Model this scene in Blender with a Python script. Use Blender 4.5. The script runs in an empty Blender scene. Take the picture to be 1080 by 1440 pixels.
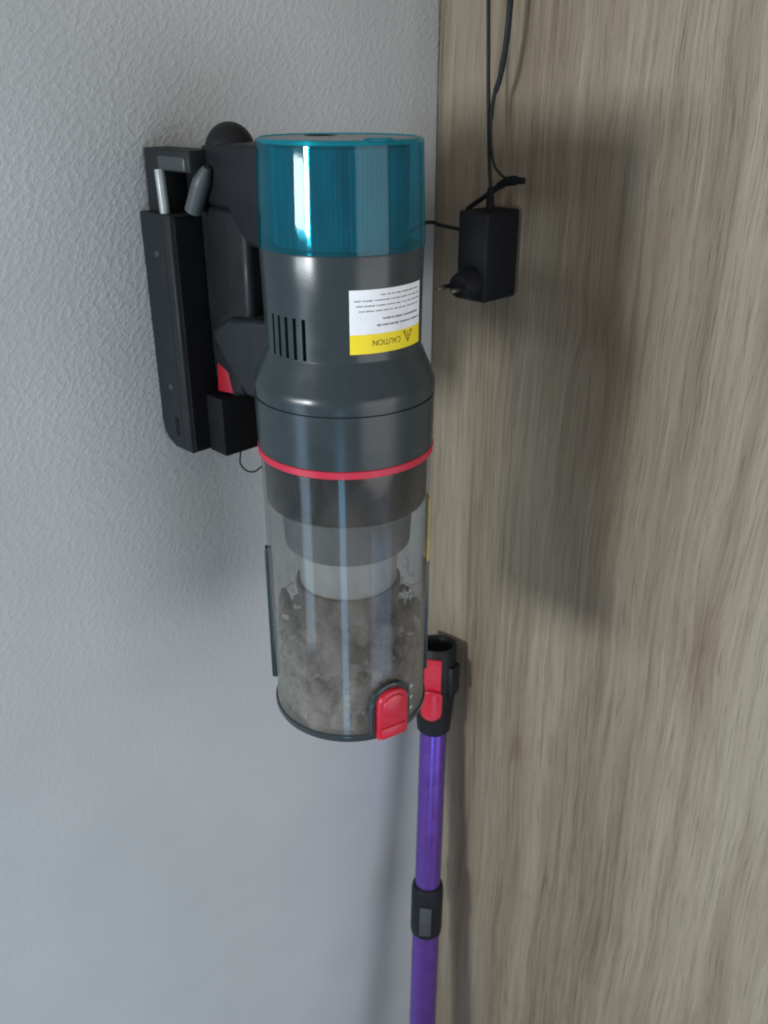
import bpy, bmesh, math, random
from mathutils import Vector, Matrix, noise
R = math.radians
random.seed(7)
S2 = math.sqrt(0.5)
sc = bpy.context.scene
COL = sc.collection

# ------------------------------------------------------------------ camera, world, lamps
CAM_Z = 1.60
cam = bpy.data.cameras.new('camera')
cam.sensor_fit = 'VERTICAL'; cam.sensor_height = 36.0; cam.lens = 31.25
cam.clip_start = 0.02; cam.clip_end = 50
cam.dof.use_dof = True; cam.dof.focus_distance = 0.60; cam.dof.aperture_fstop = 13
camo = bpy.data.objects.new('camera', cam); COL.objects.link(camo)
camo.location = (0, 0, CAM_Z); camo.rotation_euler = (R(90 - 25.5), 0, 0)
sc.camera = camo

world = bpy.data.worlds.new('World'); sc.world = world; world.use_nodes = True
bg = world.node_tree.nodes['Background']
bg.inputs['Color'].default_value = (1.0, 0.935, 0.895, 1); bg.inputs['Strength'].default_value = 0.42

def area(name, loc, target, sx, sy, power, color):
    l = bpy.data.lights.new(name, 'AREA'); l.shape = 'RECTANGLE'; l.size = sx; l.size_y = sy
    l.energy = power; l.color = color
    o = bpy.data.objects.new(name, l); COL.objects.link(o); o.location = loc
    d = Vector(target) - Vector(loc); o.rotation_euler = d.to_track_quat('-Z', 'Y').to_euler()
    return o
VX, VY = -0.0275, 0.60                       # vacuum axis in plan
def around(az, dist, z): return (VX - math.sin(R(az)) * dist, VY - math.cos(R(az)) * dist, z)
area('wall_bounce_lamp', around(-45, 2.4, 1.05), (VX, VY, 1.10), 2.00, 1.60, 20, (1.0, 0.955, 0.94))  # broad soft lamp added for light bounced off a pale room wall
area('window_lamp', around(43, 2.6, 1.54), (VX, VY, 1.40), 0.26, 0.46, 36, (0.96, 0.98, 1.0))
area('side_window_lamp', around(54, 2.4, 1.45), (VX, VY, 1.45), 0.60, 0.22, 18, (0.84, 0.95, 1.0))
area('left_streak_lamp', around(54, 1.05, 0.93), (VX, VY, 1.30), 0.24, 0.62, 1.6, (0.50, 0.76, 1.0))  # added low lamp, only for the bluish reflection on the left of the bin
area('middle_streak_lamp', around(4, 1.05, 0.60), (VX, VY, 1.20), 0.16, 0.70, 1.7, (0.28, 0.64, 1.0))  # unseen lamp put in to draw a blue streak down the bin's middle
area('right_streak_lamp', around(-50, 1.15, 0.50), (VX, VY, 1.15), 0.66, 0.42, 1.5, (0.34, 0.60, 1.0))  # weak blue lamp added for the reflected band on the bin's right side

sc.view_settings.view_transform = 'Standard'; sc.view_settings.look = 'None'
sc.view_settings.exposure = 0.0; sc.view_settings.gamma = 1.0
sc.view_settings.use_curve_mapping = False
sc.cycles.use_denoising = True; sc.cycles.filter_width = 2.0
sc.cycles.max_bounces = 12; sc.cycles.transparent_max_bounces = 24

# ------------------------------------------------------------------ materials
def mat(name):
    m = bpy.data.materials.new(name); m.use_nodes = True
    return m, m.node_tree.nodes, m.node_tree.links, m.node_tree.nodes['Principled BSDF']
def N(nodes, t, **kw):
    n = nodes.new(t)
    for k, v in kw.items(): setattr(n, k, v)
    return n
def ramp(nodes, stops):
    r = nodes.new('ShaderNodeValToRGB'); e = r.color_ramp.elements
    while len(e) < len(stops): e.new(0.5)
    for i, (p, c) in enumerate(stops):
        e[i].position = p; e[i].color = (c, c, c, 1) if not isinstance(c, tuple) else (*c, 1)
    return r
def plastic(name, col, rough=0.35, spec=0.5, scuff=0.12, bump=0.06, scale=900, coat=0.0, metal=0.0):
    """moulded plastic: fine grain, slight smudges in the gloss and a breath of dust"""
    m, n, l, b = mat(name)
    tc = N(n, 'ShaderNodeTexCoord')
    ns = N(n, 'ShaderNodeTexNoise'); ns.inputs['Scale'].default_value = 38; ns.inputs['Detail'].default_value = 6
    l.new(tc.outputs['Object'], ns.inputs['Vector'])
    r = ramp(n, [(0.35, max(rough - scuff, 0.02)), (0.7, min(rough + scuff, 1))])
    l.new(ns.outputs['Fac'], r.inputs['Fac']); l.new(r.outputs['Color'], b.inputs['Roughness'])
    mix = N(n, 'ShaderNodeMix', data_type='RGBA')
    mix.inputs['A'].default_value = (*col, 1)
    mix.inputs['B'].default_value = tuple(min(c * 1.25 + 0.004, 1) for c in col) + (1,)
    n2 = N(n, 'ShaderNodeTexNoise'); n2.inputs['Scale'].default_value = 90; n2.inputs['Detail'].default_value = 4
    l.new(tc.outputs['Object'], n2.inputs['Vector']); l.new(n2.outputs['Fac'], mix.inputs['Factor'])
    l.new(mix.outputs['Result'], b.inputs['Base Color'])
    n3 = N(n, 'ShaderNodeTexNoise'); n3.inputs['Scale'].default_value = scale
    l.new(tc.outputs['Object'], n3.inputs['Vector'])
    bp = N(n, 'ShaderNodeBump'); bp.inputs['Strength'].default_value = bump; bp.inputs['Distance'].default_value = 0.0004
    l.new(n3.outputs['Fac'], bp.inputs['Height']); l.new(bp.outputs['Normal'], b.inputs['Normal'])
    b.inputs['Specular IOR Level'].default_value = spec; b.inputs['Coat Weight'].default_value = coat
    b.inputs['Coat Roughness'].default_value = 0.08; b.inputs['Metallic'].default_value = metal
    return m
M = {}
M['slate'] = plastic('slate_plastic', (0.018, 0.029, 0.034), 0.25, 0.45, 0.06)
M['slate_gloss'] = plastic('slate_gloss', (0.022, 0.032, 0.036), 0.16, 0.5, 0.05)
M['black'] = plastic('black_plastic', (0.0055, 0.007, 0.0095), 0.50, 0.26)
M['matte_black'] = plastic('matte_black', (0.0035, 0.0042, 0.0058), 0.72, 0.18)
M['case'] = plastic('adapter_case', (0.0042, 0.0055, 0.008), 0.6, 0.2)
M['dock'] = plastic('dock_plastic', (0.010, 0.0135, 0.0165), 0.52, 0.28)
M['grey'] = plastic('grey_plastic', (0.045, 0.054, 0.058), 0.42)
M['grey_dark'] = plastic('grey_dark', (0.035, 0.042, 0.046), 0.42)
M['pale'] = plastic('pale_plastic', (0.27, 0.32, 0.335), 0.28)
M['dark_in'] = plastic('dark_inner', (0.005, 0.008, 0.011), 0.28, 0.2)
M['mid_in'] = plastic('grey_inner', (0.055, 0.062, 0.066), 0.5)
M['mesh_in'] = plastic('steel_mesh', (0.24, 0.24, 0.235), 0.45, metal=0.3)
M['red'] = plastic('red_plastic', (0.42, 0.010, 0.028), 0.34, 0.5)
M['trigger'] = plastic('shaded_trigger_red', (0.26, 0.007, 0.018), 0.4, 0.4)  # deeper copy of the red: the shade on the trigger is in the colour
M['red_ring'] = plastic('red_ring', (0.40, 0.014, 0.040), 0.38, 0.5)
M['purple'] = plastic('purple_metal', (0.20, 0.098, 0.52), 0.30, 0.5, 0.06, 0.02, metal=0.9)
M['steel'] = plastic('steel', (0.16, 0.155, 0.145), 0.35, metal=1.0)
M['cord'] = plastic('cord', (0.007, 0.010, 0.012), 0.55, 0.25)
M['label_white'] = plastic('label_paper', (0.66, 0.70, 0.74), 0.5, 0.3, 0.05, 0.0)
M['label_yellow'] = plastic('label_yellow', (0.70, 0.58, 0.020), 0.5, 0.3, 0.05, 0.0)
M['sticker'] = plastic('sticker', (0.34, 0.29, 0.07), 0.5, 0.3)
M['ink'] = plastic('ink', (0.11, 0.12, 0.13), 0.7, 0.1, 0.05, 0.0)
M['ink_yellow'] = plastic('ink_dark', (0.10, 0.085, 0.015), 0.7, 0.1, 0.05, 0.0)
M['top'] = plastic('cap_top', (0.16, 0.17, 0.17), 0.28, 0.5, 0.06)

def clear(name, tint, dust, dust_lo, dust_hi, gloss_rough=0.03, f0=0.045, grade=None):
    m, n, l, b = mat(name); n.remove(b)
    out = n['Material Output']
    tr = N(n, 'ShaderNodeBsdfTransparent'); tr.inputs['Color'].default_value = (*tint, 1)
    gl = N(n, 'ShaderNodeBsdfGlossy'); gl.inputs['Roughness'].default_value = gloss_rough
    df = N(n, 'ShaderNodeBsdfDiffuse'); df.inputs['Color'].default_value = (*dust, 1)
    lw = N(n, 'ShaderNodeLayerWeight'); lw.inputs['Blend'].default_value = 0.5
    pw = N(n, 'ShaderNodeMath', operation='POWER'); pw.inputs[1].default_value = 4.5; l.new(lw.outputs['Facing'], pw.inputs[0])
    fr = N(n, 'ShaderNodeMath', operation='MULTIPLY_ADD'); fr.inputs[1].default_value = 0.75; fr.inputs[2].default_value = f0
    l.new(pw.outputs[0], fr.inputs[0])
    tc = N(n, 'ShaderNodeTexCoord')
    ns = N(n, 'ShaderNodeTexNoise'); ns.inputs['Scale'].default_value = 42; ns.inputs['Detail'].default_value = 9
    ns.inputs['Roughness'].default_value = 0.66
    mp = N(n, 'ShaderNodeMapping'); mp.inputs['Scale'].default_value = (1, 1, 0.55)
    l.new(tc.outputs['Object'], mp.inputs['Vector']); l.new(mp.outputs['Vector'], ns.inputs['Vector'])
    r = ramp(n, [(0.36, dust_lo), (0.72, dust_hi)]); l.new(ns.outputs['Fac'], r.inputs['Fac'])
    fac = r.outputs['Color']
    if grade:                                 # the dust film is thin near the top of the bin and thick near its floor
        sz = N(n, 'ShaderNodeSeparateXYZ'); l.new(tc.outputs['Object'], sz.inputs[0])
        gr = N(n, 'ShaderNodeMapRange'); gr.inputs['From Min'].default_value = grade[0]; gr.inputs['From Max'].default_value = grade[1]
        gr.inputs['To Min'].default_value = 0.10; gr.inputs['To Max'].default_value = 1.75
        l.new(sz.outputs['Z'], gr.inputs['Value'])
        gm = N(n, 'ShaderNodeMath', operation='MULTIPLY'); l.new(fac, gm.inputs[0]); l.new(gr.outputs[0], gm.inputs[1]); fac = gm.outputs[0]
    m1 = N(n, 'ShaderNodeMixShader'); l.new(fac, m1.inputs[0])
    l.new(tr.outputs[0], m1.inputs[1]); l.new(df.outputs[0], m1.inputs[2])
    m2 = N(n, 'ShaderNodeMixShader'); l.new(fr.outputs[0], m2.inputs[0])
    l.new(m1.outputs[0], m2.inputs[1]); l.new(gl.outputs[0], m2.inputs[2])
    l.new(m2.outputs[0], out.inputs['Surface'])
    return m
M['bin'] = clear('clear_bin', (0.93, 0.94, 0.94), (0.32, 0.305, 0.285), 0.05, 0.24, 0.085, f0=0.026, grade=(0.235, 0.02))
M['teal'] = clear('teal_shell', (0.07, 0.775, 0.885), (0.0, 0.43, 0.57), 0.045, 0.10, 0.045, f0=0.028)

def wall_material():
    m, n, l, b = mat('grey_textured_paint')
    tc = N(n, 'ShaderNodeTexCoord')
    mr0 = N(n, 'ShaderNodeMapping'); mr0.inputs['Rotation'].default_value = (0, R(38), 0)
    mp = N(n, 'ShaderNodeMapping'); mp.inputs['Scale'].default_value = (0.58, 1.0, 1.0)
    l.new(tc.outputs['Object'], mr0.inputs['Vector']); l.new(mr0.outputs['Vector'], mp.inputs['Vector'])
    n1 = N(n, 'ShaderNodeTexNoise'); n1.inputs['Scale'].default_value = 270; n1.inputs['Detail'].default_value = 2.2; n1.inputs['Roughness'].default_value = 0.5
    n2 = N(n, 'ShaderNodeTexNoise'); n2.inputs['Scale'].default_value = 85; n2.inputs['Detail'].default_value = 2
    n3 = N(n, 'ShaderNodeTexNoise'); n3.inputs['Scale'].default_value = 7.0; n3.inputs['Detail'].default_value = 3
    for x in (n1, n2): l.new(mp.outputs['Vector'], x.inputs['Vector'])
    l.new(tc.outputs['Object'], n3.inputs['Vector'])
    r1 = ramp(n, [(0.44, 0.0), (0.80, 1.0)]); l.new(n1.outputs['Fac'], r1.inputs['Fac'])
    sm = N(n, 'ShaderNodeMath', operation='MULTIPLY_ADD'); sm.inputs[1].default_value = 0.35
    l.new(n2.outputs['Fac'], sm.inputs[0]); l.new(r1.outputs['Color'], sm.inputs[2])
    # the roller texture is heavier higher up the wall, nearly smooth lower down
    sp = N(n, 'ShaderNodeSeparateXYZ'); l.new(tc.outputs['Object'], sp.inputs[0])
    mr = N(n, 'ShaderNodeMapRange'); mr.inputs['From Min'].default_value = 1.0; mr.inputs['From Max'].default_value = 1.50
    mr.inputs['To Min'].default_value = 0.10; mr.inputs['To Max'].default_value = 0.42
    l.new(sp.outputs['Z'], mr.inputs['Value'])
    rg = ramp(n, [(0.3, 0.55), (0.7, 1.0)]); l.new(n3.outputs['Fac'], rg.inputs['Fac'])
    st = N(n, 'ShaderNodeMath', operation='MULTIPLY'); l.new(mr.outputs[0], st.inputs[0]); l.new(rg.outputs['Color'], st.inputs[1])
    bp = N(n, 'ShaderNodeBump'); bp.inputs['Distance'].default_value = 0.0016
    l.new(st.outputs[0], bp.inputs['Strength']); l.new(sm.outputs[0], bp.inputs['Height'])
    l.new(bp.outputs['Normal'], b.inputs['Normal'])
    cr = ramp(n, [(0.3, (0.452, 0.496, 0.516)), (0.7, (0.496, 0.540, 0.560))]); l.new(n3.outputs['Fac'], cr.inputs['Fac'])
    l.new(cr.outputs['Color'], b.inputs['Base Color'])
    b.inputs['Roughness'].default_value = 0.62; b.inputs['Specular IOR Level'].default_value = 0.35
    return m
M['wall'] = wall_material()

def wood_material():
    """local x runs across the panel (from the corner), z up: long grain along z with knots that bend it"""
    m, n, l, b = mat('grey_oak_decor')
    tc = N(n, 'ShaderNodeTexCoord'); sp = N(n, 'ShaderNodeSeparateXYZ'); l.new(tc.outputs['Object'], sp.inputs[0])
    def math_(op, a, c=None):
        x = N(n, 'ShaderNodeMath', operation=op)
        for i, v in enumerate((a, c)):
            if v is None: continue
            if isinstance(v, (int, float)): x.inputs[i].default_value = v
            else: l.new(v, x.inputs[i])
        return x.outputs[0]
    X, Z = sp.outputs['X'], sp.outputs['Z']
    # slow drift of the grain
    cz = N(n, 'ShaderNodeCombineXYZ'); l.new(math_('MULTIPLY', X, 5.0), cz.inputs['X']); l.new(math_('MULTIPLY', Z, 2.2), cz.inputs['Z'])
    nw = N(n, 'ShaderNodeTexNoise'); nw.inputs['Scale'].default_value = 1.0; nw.inputs['Detail'].default_value = 3
    l.new(cz.outputs[0], nw.inputs['Vector'])
    xw = math_('ADD', X, math_('MULTIPLY', math_('SUBTRACT', nw.outputs['Fac'], 0.5), 0.034))
    knot = None
    for (kx, kz, sx, szz, amp) in ((0.198, 1.407, 0.016, 0.030, 0.016), (0.342, 1.125, 0.016, 0.055, 0.016), (0.150, 0.900, 0.014, 0.022, 0.009)):
        dx = math_('MULTIPLY', math_('SUBTRACT', X, kx), 1 / sx); dz = math_('MULTIPLY', math_('SUBTRACT', Z, kz), 1 / szz)
        d2 = math_('ADD', math_('MULTIPLY', dx, dx), math_('MULTIPLY', dz, dz))
        g = math_('POWER', 2.718, math_('MULTIPLY', d2, -1.0))
        xw = math_('ADD', xw, math_('MULTIPLY', math_('MULTIPLY', dx, g), amp))
        knot = g if knot is None else math_('MAXIMUM', knot, g)
    def streak(fx, fz, detail, rough, off):
        c = N(n, 'ShaderNodeCombineXYZ'); l.new(math_('MULTIPLY', xw, fx), c.inputs['X']); l.new(math_('MULTIPLY', Z, fz), c.inputs['Z'])
        c.inputs['Y'].default_value = off
        t = N(n, 'ShaderNodeTexNoise'); t.inputs['Scale'].default_value = 1.0; t.inputs['Detail'].default_value = detail; t.inputs['Roughness'].default_value = rough
        l.new(c.outputs[0], t.inputs['Vector']); return t.outputs['Fac']
    broad = streak(19, 0.9, 2, 0.5, 1.3); mid = streak(130, 3.4, 4, 0.55, 4.1); fine = streak(400, 10, 5, 0.66, 7.7); pore = streak(700, 20, 4, 0.6, 2.2)
    rb = ramp(n, [(0.38, 0.38), (0.46, 0.47), (0.49, 0.52), (0.55, 0.54), (0.59, 0.62)]); l.new(broad, rb.inputs['Fac']); broad = rb.outputs['Color']
    # a lighter board of the decor begins about 36 cm from the corner
    seam = N(n, 'ShaderNodeMapRange'); seam.inputs['From Min'].default_value = 0.356; seam.inputs['From Max'].default_value = 0.3625; seam.inputs['To Max'].default_value = 0.055
    l.new(math_('ADD', X, math_('MULTIPLY', math_('SUBTRACT', mid, 0.5), 0.010)), seam.inputs['Value'])
    v = math_('ADD', math_('ADD', math_('MULTIPLY', broad, 0.46), seam.outputs[0]), math_('ADD', math_('MULTIPLY', mid, 0.26), math_('MULTIPLY', fine, 0.28)))
    cr = ramp(n, [(0.36, (0.118, 0.088, 0.059)), (0.45, (0.195, 0.158, 0.110)), (0.53, (0.245, 0.207, 0.150)), (0.65, (0.316, 0.280, 0.216))])
    l.new(v, cr.inputs['Fac'])
    # knots: darker, redder cores
    mk = N(n, 'ShaderNodeMix', data_type='RGBA'); mk.blend_type = 'MULTIPLY'
    mk.inputs['B'].default_value = (0.66, 0.52, 0.44, 1)
    kn = math_('MULTIPLY', knot, math_('MULTIPLY', streak(120, 40, 3, 0.6, 9.0), 1.25))
    l.new(kn, mk.inputs['Factor']); l.new(cr.outputs['Color'], mk.inputs['A'])
    # open pores
    rp = ramp(n, [(0.34, 0.40), (0.43, 1.0)]); l.new(pore, rp.inputs['Fac'])
    mp2 = N(n, 'ShaderNodeMix', data_type='RGBA'); mp2.blend_type = 'MULTIPLY'; mp2.inputs['Factor'].default_value = 0.46
    l.new(mk.outputs['Result'], mp2.inputs['A']); l.new(rp.outputs['Color'], mp2.inputs['B'])
    l.new(mp2.outputs['Result'], b.inputs['Base Color'])
    h = math_('ADD', math_('MULTIPLY', fine, 0.8), math_('MULTIPLY', rp.outputs['Color'], 0.35))
    bp = N(n, 'ShaderNodeBump'); bp.inputs['Strength'].default_value = 0.7; bp.inputs['Distance'].default_value = 0.0012
    l.new(h, bp.inputs['Height']); l.new(bp.outputs['Normal'], b.inputs['Normal'])
    b.inputs['Roughness'].default_value = 0.48; b.inputs['Specular IOR Level'].default_value = 0.4
    return m
M['wood'] = wood_material()

def simple_noise_mat(name, a, c, scale, rough):
    m, n, l, b = mat(name)
    tc = N(n, 'ShaderNodeTexCoord'); t = N(n, 'ShaderNodeTexNoise'); t.inputs['Scale'].default_value = scale; t.inputs['Detail'].default_value = 8; t.inputs['Roughness'].default_value = 0.7
    l.new(tc.outputs['Object'], t.inputs['Vector'])
    r = ramp(n, [(0.3, a), (0.7, c)]); l.new(t.outputs['Fac'], r.inputs['Fac']); l.new(r.outputs['Color'], b.inputs['Base Color'])
    bp = N(n, 'ShaderNodeBump'); bp.inputs['Strength'].default_value = 0.9; bp.inputs['Distance'].default_value = 0.003
    l.new(t.outputs['Fac'], bp.inputs['Height']); l.new(bp.outputs['Normal'], b.inputs['Normal'])
    b.inputs['Roughness'].default_value = rough; return m
M['dust'] = simple_noise_mat('grey_dust', (0.045, 0.042, 0.041), (0.25, 0.225, 0.20), 95, 0.95)
M['crumb'] = simple_noise_mat('crumb', (0.16, 0.125, 0.09), (0.44, 0.38, 0.31), 260, 0.9)
M['hair'] = simple_noise_mat('dust_hair', (0.018, 0.017, 0.018), (0.105, 0.092, 0.082), 150, 0.9)
M['filter'] = simple_noise_mat('filter_cloth', (0.002, 0.003, 0.005), (0.115, 0.135, 0.15), 1.0, 0.8)
for nd in M['filter'].node_tree.nodes:
    if nd.type == 'TEX_NOISE':
        mpf = M['filter'].node_tree.nodes.new('ShaderNodeMapping'); mpf.inputs['Scale'].default_value = (70, 70, 1.5)
        src = nd.inputs['Vector'].links[0].from_socket
        M['filter'].node_tree.links.new(src, mpf.inputs['Vector']); M['filter'].node_tree.links.new(mpf.outputs['Vector'], nd.inputs['Vector'])
M['floor'] = simple_noise_mat('floor_grey', (0.16, 0.14, 0.12), (0.22, 0.19, 0.16), 12, 0.6)

# ------------------------------------------------------------------ mesh helpers
def link(name, bm, material, parent=None, smooth=35, loc=None, rot=None):
    me = bpy.data.meshes.new(name)
    bmesh.ops.recalc_face_normals(bm, faces=bm.faces)
    bm.to_mesh(me); bm.free()
    me.materials.append(material)
    if smooth:
        for p in me.polygons: p.use_smooth = True
        me.set_sharp_from_angle(angle=R(smooth))
    o = bpy.data.objects.new(name, me); COL.objects.link(o)
    if parent: o.parent = parent
    if loc: o.location = loc
    if rot: o.rotation_euler = rot
    return o
def tag(o, label=None, cat=None, group=None, kind=None):
    for k, v in (('label', label), ('category', cat), ('group', group), ('kind', kind)):
        if v: o[k] = v
    return o
def empty(name, loc, rz=0):
    o = bpy.data.objects.new(name, None); COL.objects.link(o); o.location = loc; o.rotation_euler = (0, 0, rz); o.empty_display_size = 0.05
    return o
def lathe(prof, segs=96, closed=False, a0=0, a1=360):
    """prof: list of (radius, z); closed joins last profile point to first"""
    bm = bmesh.new(); full = abs(a1 - a0 - 360) < 1e-6
    cnt = segs if full else segs + 1
    rows = []
    for r, z in prof:
        if r < 1e-6: rows.append([bm.verts.new((0, 0, z))] * cnt)
        else: rows.append([bm.verts.new((r * math.cos(R(a0 + (a1 - a0) * i / segs)), r * math.sin(R(a0 + (a1 - a0) * i / segs)), z)) for i in range(cnt)])
    pairs = list(zip(rows, rows[1:])) + ([(rows[-1], rows[0])] if closed else [])
    for a, b in pairs:
        for i in range(segs):
            j = (i + 1) % cnt
            vs = []
            for v in (a[i], a[j], b[j], b[i]):
                if v not in vs: vs.append(v)
            if len(vs) > 2: bm.faces.new(vs)
    return bm
def box(x0, x1, y0, y1, z0, z1, bev=0.0, segs=2, bm=None):
    own = bm is None
    b2 = bmesh.new(); bmesh.ops.create_cube(b2, size=1)
    for v in b2.verts: v.co = Vector((x0 + (v.co.x + .5) * (x1 - x0), y0 + (v.co.y + .5) * (y1 - y0), z0 + (v.co.z + .5) * (z1 - z0)))
    if bev: bmesh.ops.bevel(b2, geom=list(b2.edges), offset=bev, segments=segs, affect='EDGES', profile=0.5)
    if own: return b2
    tmp = bpy.data.meshes.new('t'); b2.to_mesh(tmp); b2.free(); bm.from_mesh(tmp); bpy.data.meshes.remove(tmp); return bm
def prism(outline, y0, y1, bev=0.002, segs=3):
    """outline of (x, z) points extruded along y"""
    bm = bmesh.new()
    f = bm.faces.new([bm.verts.new((x, y0, z)) for x, z in outline])
    g = bmesh.ops.extrude_face_region(bm, geom=[f])
    for v in g['geom']:
        if isinstance(v, bmesh.types.BMVert): v.co.y = y1
    if bev:
        es = [e for e in bm.edges if len(e.link_faces) == 2 and e.calc_face_angle(0) > R(20)]
        bmesh.ops.bevel(bm, geom=es, offset=bev, segments=segs, affect='EDGES', profile=0.5, clamp_overlap=True)
    bmesh.ops.triangulate(bm, faces=[f for f in bm.faces if len(f.verts) > 4])
    return bm
def smooth_path(pts, n=8):
    pts = [Vector(p) for p in pts]; out = []
    for i in range(len(pts) - 1):
        p0 = pts[max(i - 1, 0)]; p1 = pts[i]; p2 = pts[i + 1]; p3 = pts[min(i + 2, len(pts) - 1)]
        for k in range(n):
            t = k / n
            out.append(0.5 * ((2 * p1) + (p2 - p0) * t + (2 * p0 - 5 * p1 + 4 * p2 - p3) * t * t + (3 * p1 - p0 - 3 * p2 + p3) * t ** 3))
    out.append(pts[-1]); return out
def tube(pts, rad, segs=10, bm=None):
    """rad: number or list along the path"""
    bm = bm or bmesh.new(); pts = [Vector(p) for p in pts]; up = Vector((0.31, 0.21, 0.93)); rings = []
    for i, p in enumerate(pts):
        d = (pts[min(i + 1, len(pts) - 1)] - pts[max(i - 1, 0)]).normalized()
        u = (up - d * up.dot(d))
        if u.length < 1e-4: u = d.cross(Vector((1, 0, 0)))
        u.normalize(); w = d.cross(u)
        r = rad[min(i, len(rad) - 1)] if isinstance(rad, (list, tuple)) else rad
        rings.append([bm.verts.new(p + (u * math.cos(6.28318 * k / segs) + w * math.sin(6.28318 * k / segs)) * r) for k in range(segs)])
        up = u
    for a, b in zip(rings, rings[1:]):
        for k in range(segs): bm.faces.new((a[k], a[(k + 1) % segs], b[(k + 1) % segs], b[k]))
    bm.faces.new(rings[0][::-1]); bm.faces.new(rings[-1])
    return bm

# ------------------------------------------------------------------ the setting
CX, CY = 0.05, 0.93                          # the room corner in plan; the grey wall and the wood panel meet here at 90 degrees
o = link('floor', box(-2.0, 2.0, -2.0, 2.0, -0.05, 0.0), M['floor'], smooth=0); tag(o, kind='structure')
# grey wall: local x along the wall towards the right (45 degrees), face at local y = 0 looking to -y
o = link('wall_left', box(-0.80, 0.10, 0.0, 0.10, 0.001, 2.5), M['wall'], smooth=0, loc=(CX, CY, 0), rot=(0, 0, R(45)))
tag(o, kind='structure')
# wood panel: local x from the corner towards the viewer, face at local y = 0 looking to -y
o = link('wood_panel_wall', box(0.0015, 0.62, 0.0, 0.025, 0.001, 2.5, 0.0008, 1), M['wood'], smooth=0, loc=(CX, CY, 0), rot=(0, 0, R(-45)))
tag(o, kind='structure')

# ------------------------------------------------------------------ handheld vacuum
# local frame: z up from the bin's underside, +x towards the grey wall (handle side), camera at azimuth 137.6
ZB = CAM_Z - 0.464
vac = empty('handheld_vacuum', (VX, VY, ZB), R(135))
tag(vac, 'handheld vacuum with teal cap and clear dust bin hanging on the wall bracket', 'vacuum cleaner')
def zh(h): return CAM_Z - h - ZB             # h = metres below the lens
def zs(h): return zh(h - (0.003 + 0.013 * h))
CAMAZ = 137.6
# teal cap: shell with a lip, over a dark pleated filter
zt, zb2 = zs(0.0300), zs(0.0955)
cap = link('filter_cap', lathe([(0.0500, zt - 0.0004), (0.0518, zt - 0.0010), (0.0526, zt - 0.0024), (0.05265, zt - 0.0036), (0.05443, zb2 + 0.0030), (0.0545, zb2 + 0.001), (0.0545, zb2), (0.0527, zb2), (0.0526, zb2 + 0.002), (0.0509, zt - 0.006), (0.0508, zt - 0.004), (0.0490, zt - 0.0030)], 128, closed=True), M['teal'], vac)
topbm = lathe([(0.0, zt - 0.0012), (0.0497, zt - 0.0012), (0.0499, zt - 0.0035), (0.0, zt - 0.0035)], 96)
top = link('cap_top', topbm, M['top'], vac)
def az_pt(az, r, z): return (r * math.cos(R(az)), r * math.sin(R(az)), z)
# oval finger hole and a small tab on the top disc
bm = bmesh.new()
c = Vector(az_pt(CAMAZ + 205, 0.030, zt - 0.0008)); u = Vector(az_pt(CAMAZ + 90, 1, 0)); w = Vector(az_pt(CAMAZ, 1, 0))
bm.faces.new([bm.verts.new(c + u * 0.011 * math.cos(k * math.pi / 16) + w * 0.0065 * math.sin(k * math.pi / 16)) for k in range(32)])
bmesh.ops.solidify(bm, geom=bm.faces[:], thickness=0.0006)
link('finger_recess', bm, M['matte_black'], top, smooth=0)
bm = box(-0.008, 0.008, -0.004, 0.004, -0.001, 0.0012, 0.0008)
link('lock_tab', bm, M['teal'], cap, loc=az_pt(CAMAZ + 28, 0.0475, zt - 0.0005), rot=(0, 0, R(CAMAZ + 28 + 90)))
bm = bmesh.new(); rows = []
for z in (zt - 0.006, zb2 + 0.001):
    rows.append([bm.verts.new(az_pt(i * 360 / 180, 0.0440 if i % 2 else 0.0432, z)) for i in range(180)])
for i in range(180): bm.faces.new((rows[0][i], rows[0][(i + 1) % 180], rows[1][(i + 1) % 180], rows[1][i]))
bm.faces.new(rows[0]); bm.faces.new(rows[1][::-1])
link('pleated_filter', bm, M['filter'], vac, smooth=0)

# motor body with carved vent slots
VZ0, VZ1 = zh(0.1600), zh(0.1305)
SLOTS = [CAMAZ + b for b in (-58.0, -50.5, -43.0, -35.7, -28.2)]
prof = [(0.0500, zb2 + 0.0004), (0.0537, zb2 - 0.0002), (0.0540, zb2 - 0.0014), (0.0534, zs(0.118)), (0.0532, VZ1), (0.0531, VZ0), (0.0531, zs(0.1622)), (0.0536, zs(0.1640)), (0.0622, zs(0.1835)), (0.0632, zs(0.1865)), (0.0633, zs(0.1895)), (0.0631, zs(0.1940)), (0.0618, zs(0.1945)), (0.0618, zs(0.1955)), (0.0630, zs(0.1960)), (0.0624, zs(0.2335)), (0.058, zs(0.2338))]
step = 1.5; NA = 240
bm = bmesh.new(); rows = [[bm.verts.new(az_pt(CAMAZ + i * step + 0.3, r, z)) for i in range(NA)] for r, z in prof]
carve = []
for k, (a, b) in enumerate(zip(rows, rows[1:])):
    for i in range(NA):
        f = bm.faces.new((a[i], a[(i + 1) % NA], b[(i + 1) % NA], b[i]))
        if k == 4:
            mid = (CAMAZ + (i + .5) * step + 0.3)
            if any(abs(((mid - s + 180) % 360) - 180) < 2.0 for s in SLOTS): carve.append(f)
if carve:
    g = bmesh.ops.extrude_face_region(bm, geom=carve)
    bmesh.ops.delete(bm, geom=carve, context='FACES_ONLY')
    for v in g['geom']:
        if isinstance(v, bmesh.types.BMVert):
            rr = math.hypot(v.co.x, v.co.y); v.co.x *= (rr - 0.005) / rr; v.co.y *= (rr - 0.005) / rr
body = link('motor_body', bm, M['slate'], vac)
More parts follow.
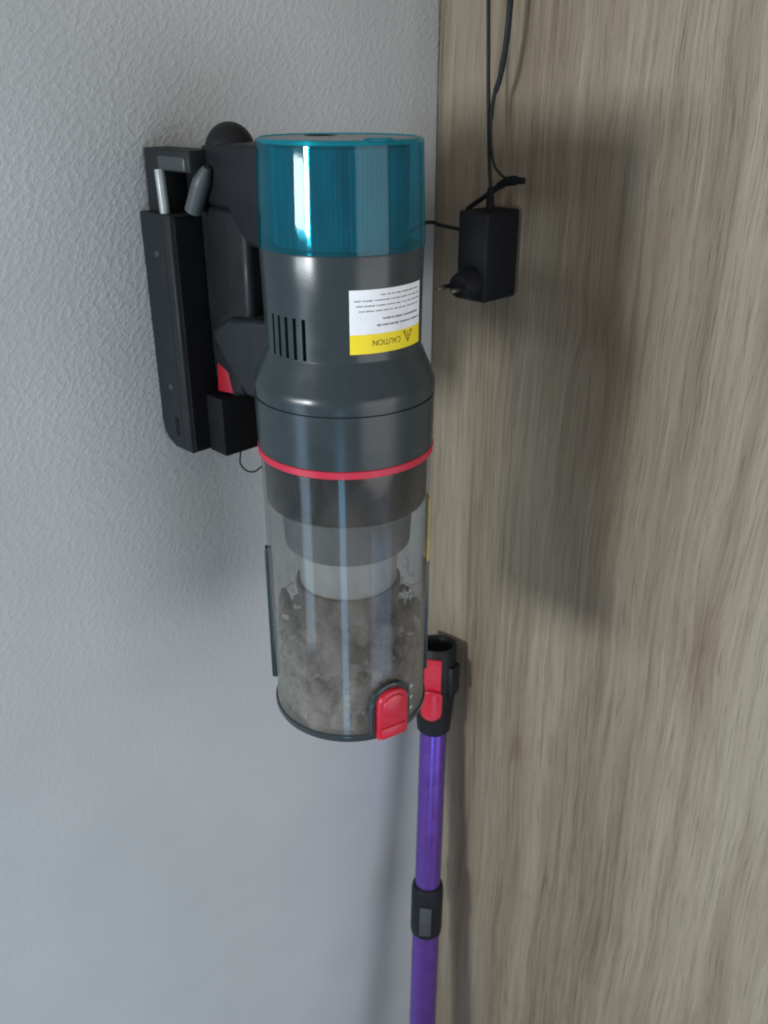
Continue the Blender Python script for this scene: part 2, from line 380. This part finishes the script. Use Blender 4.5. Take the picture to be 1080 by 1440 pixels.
for s in SLOTS:
    bm = box(-0.0006, 0.0006, -0.0018, 0.0018, VZ0 + 0.0004, VZ1 - 0.0004)
    link('vent_slot', bm, M['matte_black'], body, smooth=0, loc=az_pt(s, 0.0488, 0), rot=(0, 0, R(s)))
# raised border round the vents (thin moulded edge)
# red ring
link('red_ring', lathe([(0.0600, zs(0.2338)), (0.0626, zs(0.2338)), (0.0630, zs(0.2343)), (0.0629, zs(0.2388)), (0.0623, zs(0.2393)), (0.0600, zs(0.2393))], 128, closed=True), M['red_ring'], vac)

# clear bin: 2 mm wall
b0, b1 = zs(0.2394), zs(0.4555)
binp = link('dust_bin', lathe([(0.0614, b0), (0.0612, b0 - 0.02), (0.0594, b1 + 0.012), (0.0600, b1), (0.0578, b1), (0.0574, b1 + 0.012), (0.0592, b0 - 0.02), (0.0594, b0)], 128, closed=True), M['bin'], vac)
lid = link('bin_lid', lathe([(0.0, b1 - 0.0072), (0.0585, b1 - 0.0072), (0.0606, b1 - 0.0062), (0.0613, b1 - 0.0045), (0.0613, b1 - 0.0010), (0.0604, b1 - 0.0002), (0.0570, b1 - 0.0002), (0.0565, b1 - 0.003), (0.0, b1 - 0.003)], 128), M['slate_gloss'], vac)
# what sits inside the bin
link('upper_shroud', lathe([(0.0588, b0 - 0.0002), (0.0588, zs(0.2745)), (0.0578, zs(0.2775)), (0.048, zs(0.2785)), (0.046, b0 - 0.0002)], 96, closed=True), M['dark_in'], vac)
link('cyclone_cone', lathe([(0.0, zs(0.2790)), (0.0490, zs(0.2790)), (0.0470, zs(0.3130)), (0.0450, zs(0.3150)), (0.0, zs(0.3150))], 96), M['mid_in'], vac)
link('mesh_filter', lathe([(0.0, zs(0.3152)), (0.0385, zs(0.3152)), (0.0370, zs(0.3480)), (0.0, zs(0.3480))], 96), M['mesh_in'], vac)
link('cyclone_skirt', lathe([(0.0, zs(0.3482)), (0.0400, zs(0.3482)), (0.0405, zs(0.3500)), (0.0385, zs(0.3700)), (0.0330, zs(0.3760)), (0.030, zs(0.41)), (0.0, zs(0.415))], 96), M['hair'], vac)
# rails down both sides of the bin
for az, mt, h0, h1 in ((CAMAZ - 92, 'slate', 0.322, 0.442), (CAMAZ + 97, 'slate', 0.338, 0.442)):
    bm = box(-0.0022, 0.0030, -0.0035, 0.0035, zs(h1), zs(h0), 0.0012)
    link('bin_rail', bm, M[mt], binp, loc=az_pt(az, 0.0605, 0), rot=(0, 0, R(az)))
bm = box(-0.001, 0.0008, -0.0050, 0.0050, zs(0.336), zs(0.282), 0.0003, 1)
tag(link('sticker', bm, M['sticker'], binp, loc=az_pt(CAMAZ + 93, 0.0610, 0), rot=(0, 0, R(CAMAZ + 93))), 'yellow sticker on the side of the bin')
# red release latch low on the front of the bin
LA = CAMAZ + 29
def arch(wd, zlo, zhi, n=14):
    pts = [(-wd, zlo), (wd, zlo)]
    rr = wd; zc = zhi - rr
    pts += [(rr * math.cos(math.pi * k / n), zc + rr * math.sin(math.pi * k / n)) for k in range(n + 1)]
    return pts
def bend(bm, rad):
    """bend a piece modelled flat in x-z (y outwards from the wall) round the bin"""
    for v in bm.verts:
        a = v.co.x / rad; r = rad - v.co.y
        v.co = Vector((r * math.sin(a), -r * math.cos(a), v.co.z))
    return bm
lrot = (0, 0, R(LA + 90))
fr = link('latch_frame', bend(prism(arch(0.0172, b1 + 0.0005, b1 + 0.0440), -0.0040, 0.0005, 0.0012, 2), 0.0602), M['slate_gloss'], lid, rot=lrot)
red = link('release_latch', bend(prism(arch(0.0120, b1 - 0.0030, b1 + 0.0400), -0.0075, 0.0, 0.0016, 3), 0.0602), M['red'], lid, rot=lrot)
bm = lathe([(0.0, 0.0012), (0.0085, 0.0012), (0.0098, 0.0006), (0.0102, -0.0006)], 40)
link('thumb_pad', bm, M['red'], red, loc=(0, -0.0680, b1 + 0.0260), rot=(R(90), 0, 0))
link('latch_lip', bend(box(-0.0098, 0.0098, -0.0085, -0.006, b1 - 0.0027, b1 + 0.0070, 0.0010), 0.0602), M['red'], red)
for dz in (0.010, 0.020, 0.030):
    bm = box(-0.0018, 0.0018, -0.0032, 0.0, b1 + dz, b1 + dz + 0.003, 0.0008)
    link('hinge_rib', bend(bm, 0.0602), M['pale'], fr, rot=(0, 0, R(18.5)))

# caution label, upside down, wrapped round the motor body
LZ0, LZ1 = zh(0.1515), zh(0.1115); LB0, LB1 = 4.0, 67.0; LR = 0.0537
def patch(b0_, b1_, z0, z1, r, n=28, th=0.00025):
    bm = bmesh.new(); rows = [[bm.verts.new(az_pt(CAMAZ + b0_ + (b1_ - b0_) * i / n, rr, z)) for i in range(n + 1)] for rr, z in ((r - th, z0), (r, z0), (r, z1), (r - th, z1))]
    for a, b in zip(rows, rows[1:]):
        for i in range(n): bm.faces.new((a[i], a[i + 1], b[i + 1], b[i]))
    for i in (0, n): bm.faces.new([rw[i] for rw in rows])
    return bm
zy = LZ0 + 0.31 * (LZ1 - LZ0)
lab = link('caution_label', patch(LB0, LB1, zy, LZ1, LR), M['label_white'], vac, smooth=30)
yel = link('yellow_band', patch(LB0, LB1, LZ0, zy - 0.00002, LR), M['label_yellow'], lab, smooth=30)
def lab_pt(u, v, r): return az_pt(CAMAZ + LB0 + (LB1 - LB0) * u, r, LZ1 - v * (LZ1 - LZ0))
bm = bmesh.new()
for v, ua, ub, hgt, gap in ((0.09, 0.34, 0.95, 0.018, .020), (0.17, 0.05, 0.95, 0.018, .020), (0.25, 0.07, 0.95, 0.018, .020), (0.33, 0.10, 0.95, 0.018, .020), (0.46, 0.37, 0.96, 0.026, .016), (0.56, 0.30, 0.96, 0.026, .016)):
    u = ua
    while u < ub - 0.02:
        L = random.uniform(0.035, 0.12); e = min(u + L, ub); x = u
        while x < e:                          # letters
            wd = random.uniform(0.006, 0.010); hh = hgt * random.choice((0.8, 1.0, 1.0, 1.35))
            q = [lab_pt(x, v - hh / 2, LR + 0.00008), lab_pt(x + wd, v - hh / 2, LR + 0.00008), lab_pt(x + wd, v + hh / 2, LR + 0.00008), lab_pt(x, v + hh / 2, LR + 0.00008)]
            bm.faces.new([bm.verts.new(p) for p in q]); x += wd + 0.0035
        u = e + gap
link('small_print', bm, M['ink'], lab, smooth=0)
cu = bpy.data.curves.new('t', 'FONT'); cu.body = 'CAUTION'; cu.size = 1.0; cu.align_x = 'CENTER'; cu.align_y = 'CENTER'
to = bpy.data.objects.new('t', cu); COL.objects.link(to); bpy.context.view_layer.update()
tm = bpy.data.meshes.new_from_object(to.evaluated_get(bpy.context.evaluated_depsgraph_get()))
bpy.data.objects.remove(to)
bm = bmesh.new(); bm.from_mesh(tm); bpy.data.meshes.remove(tm)
xs = [v.co.x for v in bm.verts]; wdt = max(xs) - min(xs); cxm = (max(xs) + min(xs)) / 2; ys = [v.co.y for v in bm.verts]; cym = (max(ys) + min(ys)) / 2
for v in bm.verts:
    uu = 0.43 - (v.co.x - cxm) / wdt * 0.36; dz = -(v.co.y - cym) / wdt * 0.0235
    p = Vector(lab_pt(uu, 0.835, LR + 0.00010)); p.z += dz; v.co = p
link('caution_text', bm, M['ink_yellow'], yel, smooth=0)
bm = bmesh.new()
def tri(s): return [(0.0, -0.0044 * s), (0.0048 * s, 0.0036 * s), (-0.0048 * s, 0.0036 * s)]
outer = [bm.verts.new(Vector(lab_pt(0.735 + x / 0.0590, 0.815, LR + 0.0001)) + Vector((0, 0, z))) for x, z in tri(1.0)]
inner = [bm.verts.new(Vector(lab_pt(0.735 + x / 0.0590, 0.815, LR + 0.0001)) + Vector((0, 0, z + 0.0003))) for x, z in tri(0.66)]
for i in range(3): bm.faces.new((outer[i], outer[(i + 1) % 3], inner[(i + 1) % 3], inner[i]))
bm.faces.new([bm.verts.new(Vector(lab_pt(0.735 + x / 0.0590, 0.815, LR + 0.0001)) + Vector((0, 0, z))) for x, z in ((-0.0005, -0.0005), (0.0005, -0.0005), (0.0005, 0.0020), (-0.0005, 0.0020))])
link('warning_triangle', bm, M['ink_yellow'], yel, smooth=0)

# handle: side outline in (t = distance from the axis towards the wall, h below the lens)
def pr(pts, y0, y1, bev, segs=3): return prism([(t, zh(h)) for t, h in pts], y0, y1, bev, segs)
link('handle_bridge', pr([(0.044, 0.0335), (0.090, 0.0335), (0.125, 0.036), (0.132, 0.052), (0.133, 0.075), (0.098, 0.078), (0.078, 0.100), (0.044, 0.102)], -0.0200, 0.0200, 0.0045), M['black'], vac)
grip = link('grip', pr([(0.079, 0.078), (0.1355, 0.074), (0.1355, 0.150), (0.1335, 0.205), (0.126, 0.216), (0.112, 0.2185), (0.098, 0.214), (0.096, 0.190), (0.080, 0.150)], -0.0185, 0.0185, 0.0060, 4), M['black'], vac)
link('grip_pad', pr([(0.101, 0.084), (0.127, 0.080), (0.1275, 0.150), (0.121, 0.160), (0.103, 0.150)], 0.0150, 0.0190, 0.0015, 2), M['matte_black'], grip)
bm = lathe([(0.0175 * math.sin(math.pi * k / 20), 0.0175 * math.cos(math.pi * k / 20)) for k in range(21)], 48)
for v in bm.verts: v.co.x *= 1.08; v.co.z *= 1.12
link('pivot_knuckle', bm, M['black'], vac, smooth=180, loc=(0.1130, 0.002, zh(0.0405)))
link('handle_mount', pr([(0.044, 0.1465), (0.098, 0.1525), (0.121, 0.1650), (0.1185, 0.1735), (0.105, 0.1890), (0.0825, 0.2090), (0.044, 0.2090)], -0.0260, 0.0260, 0.0050, 4), M['dock'], vac)
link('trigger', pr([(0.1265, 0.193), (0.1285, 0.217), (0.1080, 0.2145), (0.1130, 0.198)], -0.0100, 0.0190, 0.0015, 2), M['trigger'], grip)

# dust heaped in the bin
bm = lathe([(0.0, 0.0), (0.03, 0.0), (0.053, 0.0), (0.0555, 0.004)] + [(0.0558, 0.004 + 0.0045 * k) for k in range(1, 9)] + [(0.050, 0.045), (0.038, 0.049), (0.02, 0.051), (0.0, 0.052)], 72)
for v in bm.verts:
    rr = math.hypot(v.co.x, v.co.y)
    if v.co.z > 0.003:
        nz = noise.fractal(Vector((v.co.x * 45, v.co.y * 45, v.co.z * 45)), 0.9, 2.0, 5)
        sc_ = 1 - 0.16 * abs(nz) - 0.10 * (v.co.z / 0.065)
        v.co.x *= min(sc_, 1); v.co.y *= min(sc_, 1)
        v.co.z += (0.010 * nz + 0.014 * math.sin(math.atan2(v.co.y, v.co.x) + 0.6)) * (v.co.z / 0.065)
dust = link('dust', bm, M['dust'], None, smooth=180, loc=(VX, VY, ZB + b1 - 0.0028), rot=(0, 0, R(135)))
tag(dust, 'grey brown dust and lint heaped inside the clear bin', 'dust', kind='stuff')
bm = bmesh.new()
for k in range(800):
    a = random.uniform(0, 360); rr = random.uniform(0.030, 0.0555); z = random.uniform(0.010, 0.105) if k % 3 else random.uniform(0.0, 0.06)
    p = Vector(az_pt(a, rr, z)); pts = [p]; d = Vector((random.gauss(0, 1), random.gauss(0, 1), random.gauss(0, 0.7))).normalized()
    for q in range(6):
        d = (d + 0.7 * Vector((random.gauss(0, 1), random.gauss(0, 1), random.gauss(0, 0.6)))).normalized()
        p = p + d * 0.0035
        r2 = math.hypot(p.x, p.y)
        if r2 > 0.0562: p.x *= 0.0562 / r2; p.y *= 0.0562 / r2
        p.z = max(p.z, 0.001); pts.append(p.copy())
    tube(pts, random.uniform(0.0001, 0.00032), 3, bm)
def clumps(name, n, m, r0, r1, z0, z1, s0, s1, seed):
    rnd = random.Random(seed); b2 = bmesh.new()
    for k in range(n):
        c = Vector(az_pt(rnd.uniform(0, 360), math.sqrt(rnd.uniform(r0 * r0, r1 * r1)), z0 + (z1 - z0) * rnd.random() ** 1.4))
        sz = rnd.uniform(s0, s1); g = bmesh.ops.create_icosphere(b2, subdivisions=2, radius=sz)
        fx = Matrix.Rotation(rnd.uniform(0, 6.28), 3, Vector((rnd.random(), rnd.random(), rnd.random() + .1)))
        st = Vector((rnd.uniform(.7, 1.7), rnd.uniform(.5, 1.1), rnd.uniform(.4, .9)))
        for v in g['verts']:
            d_ = 1 + 0.75 * noise.fractal(v.co * (0.9 / sz) + c * 300, 0.8, 2.1, 3)
            p = c + fx @ Vector((v.co.x * st.x, v.co.y * st.y, v.co.z * st.z)) * max(d_, 0.2)
            r2 = math.hypot(p.x, p.y)
            if r2 > 0.0566: p.x *= 0.0566 / r2; p.y *= 0.0566 / r2
            p.z = max(p.z, 0.0006); v.co = p
    o_ = link(name, b2, m, dust, smooth=180); o_['kind'] = 'stuff'
clumps('lint_clumps', 230, M['hair'], 0.030, 0.056, 0.034, 0.090, 0.0020, 0.0080, 3)
clumps('dust_clumps', 170, M['dust'], 0.034, 0.056, 0.004, 0.058, 0.0015, 0.0065, 5)
clumps('crumbs', 110, M['crumb'], 0.040, 0.056, 0.002, 0.075, 0.0006, 0.0022, 9)
fl = link('lint_fibres', bm, M['hair'], dust, smooth=180); fl['kind'] = 'stuff'

# ------------------------------------------------------------------ wall bracket (dock)
dock = empty('wall_bracket', (VX, VY, ZB), R(135))
tag(dock, 'black plastic wall bracket holding the handheld vacuum on the grey wall', 'wall bracket')
WT = 0.1785                                   # the wall face in t
hh = lambda *p: [(t, h) for t, h in p]
shell = link('channel', pr([(0.139, 0.083), (WT, 0.083), (WT, 0.247), (0.1765, 0.256), (0.171, 0.263), (0.162, 0.267), (0.139, 0.267)], -0.0420, 0.0420, 0.0022, 3), M['dock'], dock)
link('front_plate', box(0.1375, 0.1400, -0.0385, 0.0385, zh(0.2655), zh(0.0845), 0.0008, 1), M['matte_black'], shell)
link('tongue', pr([(0.1170, 0.2205), (0.1385, 0.2205), (0.1385, 0.2680), (0.1170, 0.2680)], -0.036, 0.0240, 0.0012, 2), M['matte_black'], dock)
link('screw_slot', box(0.1530, 0.1585, 0.0405, 0.0424, zh(0.2560), zh(0.2400), 0.0004, 1), M['matte_black'], shell)
for hz in (0.112, 0.215):
    link('screw_head', lathe([(0.0, 0.0009), (0.0022, 0.0009), (0.0027, 0.0002), (0.0028, -0.0008)], 24), M['grey_dark'], shell, loc=(0.1590, 0.0419, zh(hz)), rot=(R(-90), 0, 0))
link('parting_line', box(0.1478, 0.1482, 0.0410, 0.0421, zh(0.2640), zh(0.0860)), M['matte_black'], shell, smooth=0)
# hook frame standing above the channel
fr_b = link('hook_frame', pr([(0.1180, 0.0390), (0.1760, 0.0390), (0.1770, 0.0840), (0.1570, 0.0840), (0.1560, 0.0540), (0.1180, 0.0540)], 0.0100, 0.0345, 0.0025, 3), M['dock'], dock)
link('hook_web', box(0.1200, 0.1600, 0.0, 0.0140, zh(0.0840), zh(0.0400), 0.001, 1), M['matte_black'], fr_b)
link('highlight_rod', tube(smooth_path([(0.1555, 0.0350, zh(0.0530)), (0.1545, 0.0352, zh(0.062)), (0.1535, 0.0350, zh(0.0830))], 5), 0.0036, 12), M['pale'], fr_b)  # pale rod added in place of the highlight on the hook's glossy edge
link('hook_rib', box(0.1220, 0.1570, 0.0325, 0.0356, zh(0.0532), zh(0.0432), 0.0018, 3), M['grey_dark'], fr_b)
link('release_lever', tube(smooth_path([(0.112, 0.0235, zh(0.050)), (0.119, 0.0255, zh(0.062)), (0.1290, 0.0265, zh(0.0800))], 6), [0.003 + 0.0035 * min(k / 5, 1) for k in range(13)], 16), M['grey'], fr_b)

# small curled wire under the bracket
w = link('curled_wire', tube(smooth_path([(-0.1162, 0.6790, 1.3400), (-0.1177, 0.6774, 1.3285), (-0.1181, 0.6770, 1.3212), (-0.1140, 0.6812, 1.3131), (-0.1084, 0.6867, 1.3101), (-0.1024, 0.6927, 1.3127)], 6), 0.0007, 8), M['cord'], None)
tag(w, 'thin dark curled wire end poking out below the wall bracket', 'wire')

# ------------------------------------------------------------------ charger hanging on its cord
# local frame: +x away from the wood panel (towards camera left), +y towards the grey wall
EX, EY = 0.0914, 0.818
ch = empty('power_adapter', (EX, EY, CAM_Z - 0.1785), R(-135))      # near bottom edge; +x = (-.707,-.707), +y = (.707,-.707)
tag(ch, 'black plug in power adapter hanging by its cord before the wood panel', 'power adapter')
cb = link('case', box(-0.0470, 0.0, -0.0340, 0.0, 0.0, 0.0790, 0.0022, 3), M['case'], ch)
link('case_seam', box(-0.0250, -0.0242, -0.0343, 0.0003, 0.0015, 0.0775, 0.0002, 1), M['matte_black'], cb)
pl = link('plug_body', tube([(-0.002, -0.017, 0.0165), (0.004, -0.017, 0.0165), (0.010, -0.017, 0.0160), (0.017, -0.017, 0.0155), (0.0185, -0.017, 0.0155)], [0.0150, 0.0150, 0.0125, 0.0105, 0.0090], 28), M['case'], ch)
for s in (-1, 1):
    yy = -0.017 + s * 0.0085
    p_ = link('pin', tube([(0.012, yy, 0.0155), (0.027, yy, 0.0152)], 0.0021, 12), M['black'], pl)
    link('pin_tip', tube([(0.027, yy, 0.0152), (0.0345, yy, 0.0150), (0.0358, yy, 0.0150)], [0.0021, 0.0021, 0.0012], 12), M['steel'], p_)
link('strain_relief', tube([(-0.0200, -0.0140, 0.078), (-0.0200, -0.0140, 0.083), (-0.0198, -0.0142, 0.098)], [0.0042, 0.0040, 0.0026], 14), M['matte_black'], ch)
co = link('adapter_cable', tube(smooth_path([(0.0957, 0.8420, 1.5180), (0.0935, 0.8460, 1.5400), (0.0909, 0.8495, 1.5854), (0.0872, 0.8532, 1.6663), (0.0850, 0.8555, 1.7300), (0.0845, 0.8560, 1.86)], 6), 0.0017, 10), M['cord'])
tag(co, 'straight thin black cord running up from the power adapter', 'cord')
c2 = link('looped_cord', tube(smooth_path([(0.1075, 0.8350, 1.86), (0.1060, 0.8370, 1.73), (0.1039, 0.8393, 1.6652), (0.1024, 0.8408, 1.6343), (0.0989, 0.8443, 1.6076), (0.0948, 0.8470, 1.5927), (0.0934, 0.8445, 1.5740), (0.0943, 0.8435, 1.5539), (0.0986, 0.8420, 1.5366), (0.1085, 0.8370, 1.5270)], 8), [0.0026] * 30 + [0.0024] * 8 + [0.0018] * 10 + [0.0012], 10), M['cord'])
tag(c2, 'curving black cord looping down beside the straight cord with a connector end', 'cord')
link('connector', tube(smooth_path([(0.1215, 0.8215, 1.5272), (0.1103, 0.8329, 1.5260), (0.1030, 0.8395, 1.5215), (0.0961, 0.8440, 1.5154), (0.0836, 0.8560, 1.5049), (0.0762, 0.8600, 1.4985)], 5), [0.0030] * 3 + [0.0042] * 4 + [0.0036] * 4 + [0.0028] * 6 + [0.0022] * 10, 12), M['matte_black'], c2)
c3 = link('charging_lead', tube(smooth_path([(-0.060, 0.790, 1.482), (0.005, 0.828, 1.476), (0.0384, 0.8600, 1.4870), (0.0540, 0.8730, 1.4830), (0.0720, 0.8680, 1.4800)], 6), 0.0018, 10), M['cord'])
tag(c3, 'short dark lead running from behind the vacuum to the power adapter', 'cord')

# ------------------------------------------------------------------ purple wand standing in the corner
top_p = Vector((0.0617, 0.875, CAM_Z - 0.588)); low_p = Vector((0.0528, 0.80, CAM_Z - 1.1615))
d = (low_p - top_p).normalized(); foot = top_p + d * ((0.002 - top_p.z) / d.z); LEN = (top_p - foot).length
wand = empty('extension_wand', foot); wand.rotation_mode = 'QUATERNION'
q = (top_p - foot).to_track_quat('Z', 'Y'); wand.rotation_quaternion = q
tag(wand, 'purple metal extension wand with black and red connector standing in the corner', 'vacuum wand')
# local azimuth that faces the camera (direction from wand to lens)
tc_ = q.inverted() @ Vector((-foot.x, -foot.y, 0.0)); WAZ = math.degrees(math.atan2(tc_.y, tc_.x))
Lc = LEN
link('upper_tube', lathe([(0.0, Lc - 0.36), (0.0163, Lc - 0.36), (0.0163, Lc - 0.110), (0.0, Lc - 0.110)], 64), M['purple'], wand)
link('lower_tube', lathe([(0.0, 0.03), (0.0178, 0.03), (0.0178, Lc - 0.415), (0.0, Lc - 0.415)], 64), M['purple'], wand)
link('foot_cuff', lathe([(0.0, 0.0), (0.020, 0.0), (0.021, 0.01), (0.020, 0.06), (0.0, 0.06)], 48), M['black'], wand)
sock = link('connector_socket', lathe([(0.0185, Lc - 0.003), (0.0205, Lc), (0.0232, Lc), (0.0240, Lc - 0.002), (0.0243, Lc - 0.055), (0.0225, Lc - 0.085), (0.0200, Lc - 0.112), (0.0165, Lc - 0.116), (0.0150, Lc - 0.110), (0.0185, Lc - 0.085)], 64, closed=True), M['black'], wand)
link('socket_floor', lathe([(0.0, Lc - 0.060), (0.0190, Lc - 0.060), (0.0190, Lc - 0.062), (0.0, Lc - 0.062)], 48), M['matte_black'], sock)
link('side_boss', box(0.0200, 0.0275, -0.010, 0.010, Lc - 0.060, Lc - 0.022, 0.0022, 3), M['black'], sock, rot=(0, 0, R(WAZ + 62)))
bA = WAZ - 8
b1_ = link('button_plate', bend(box(-0.0098, 0.0098, -0.0030, 0.002, Lc - 0.058, Lc - 0.0095, 0.0014, 2), 0.0243), M['red'], sock, rot=(0, 0, R(bA + 90)))
bt = prism([(0.0108 * math.cos(math.pi + math.pi * k / 12), -0.082 + 0.0108 * math.sin(math.pi + math.pi * k / 12) + 0.006) for k in range(13)] + [(0.0108 * math.cos(math.pi * k / 12), -0.054 + 0.006 * math.sin(math.pi * k / 12)) for k in range(13)], -0.0065, 0.004, 0.0018, 3)
for v in bt.verts: v.co.z += Lc
link('release_button', bend(bt, 0.0243), M['red'], sock, rot=(0, 0, R(bA + 90)))
cl = link('telescopic_clamp', lathe([(0.0164, Lc - 0.340), (0.0192, Lc - 0.342), (0.0205, Lc - 0.348), (0.0205, Lc - 0.410), (0.0196, Lc - 0.416), (0.0164, Lc - 0.416)], 64, closed=True), M['black'], wand)
link('clamp_plate', bend(box(-0.0072, 0.0072, -0.0028, 0.002, Lc - 0.408, Lc - 0.364, 0.0014, 2), 0.0205), M['grey_dark'], cl, rot=(0, 0, R(WAZ - 4 + 90)))
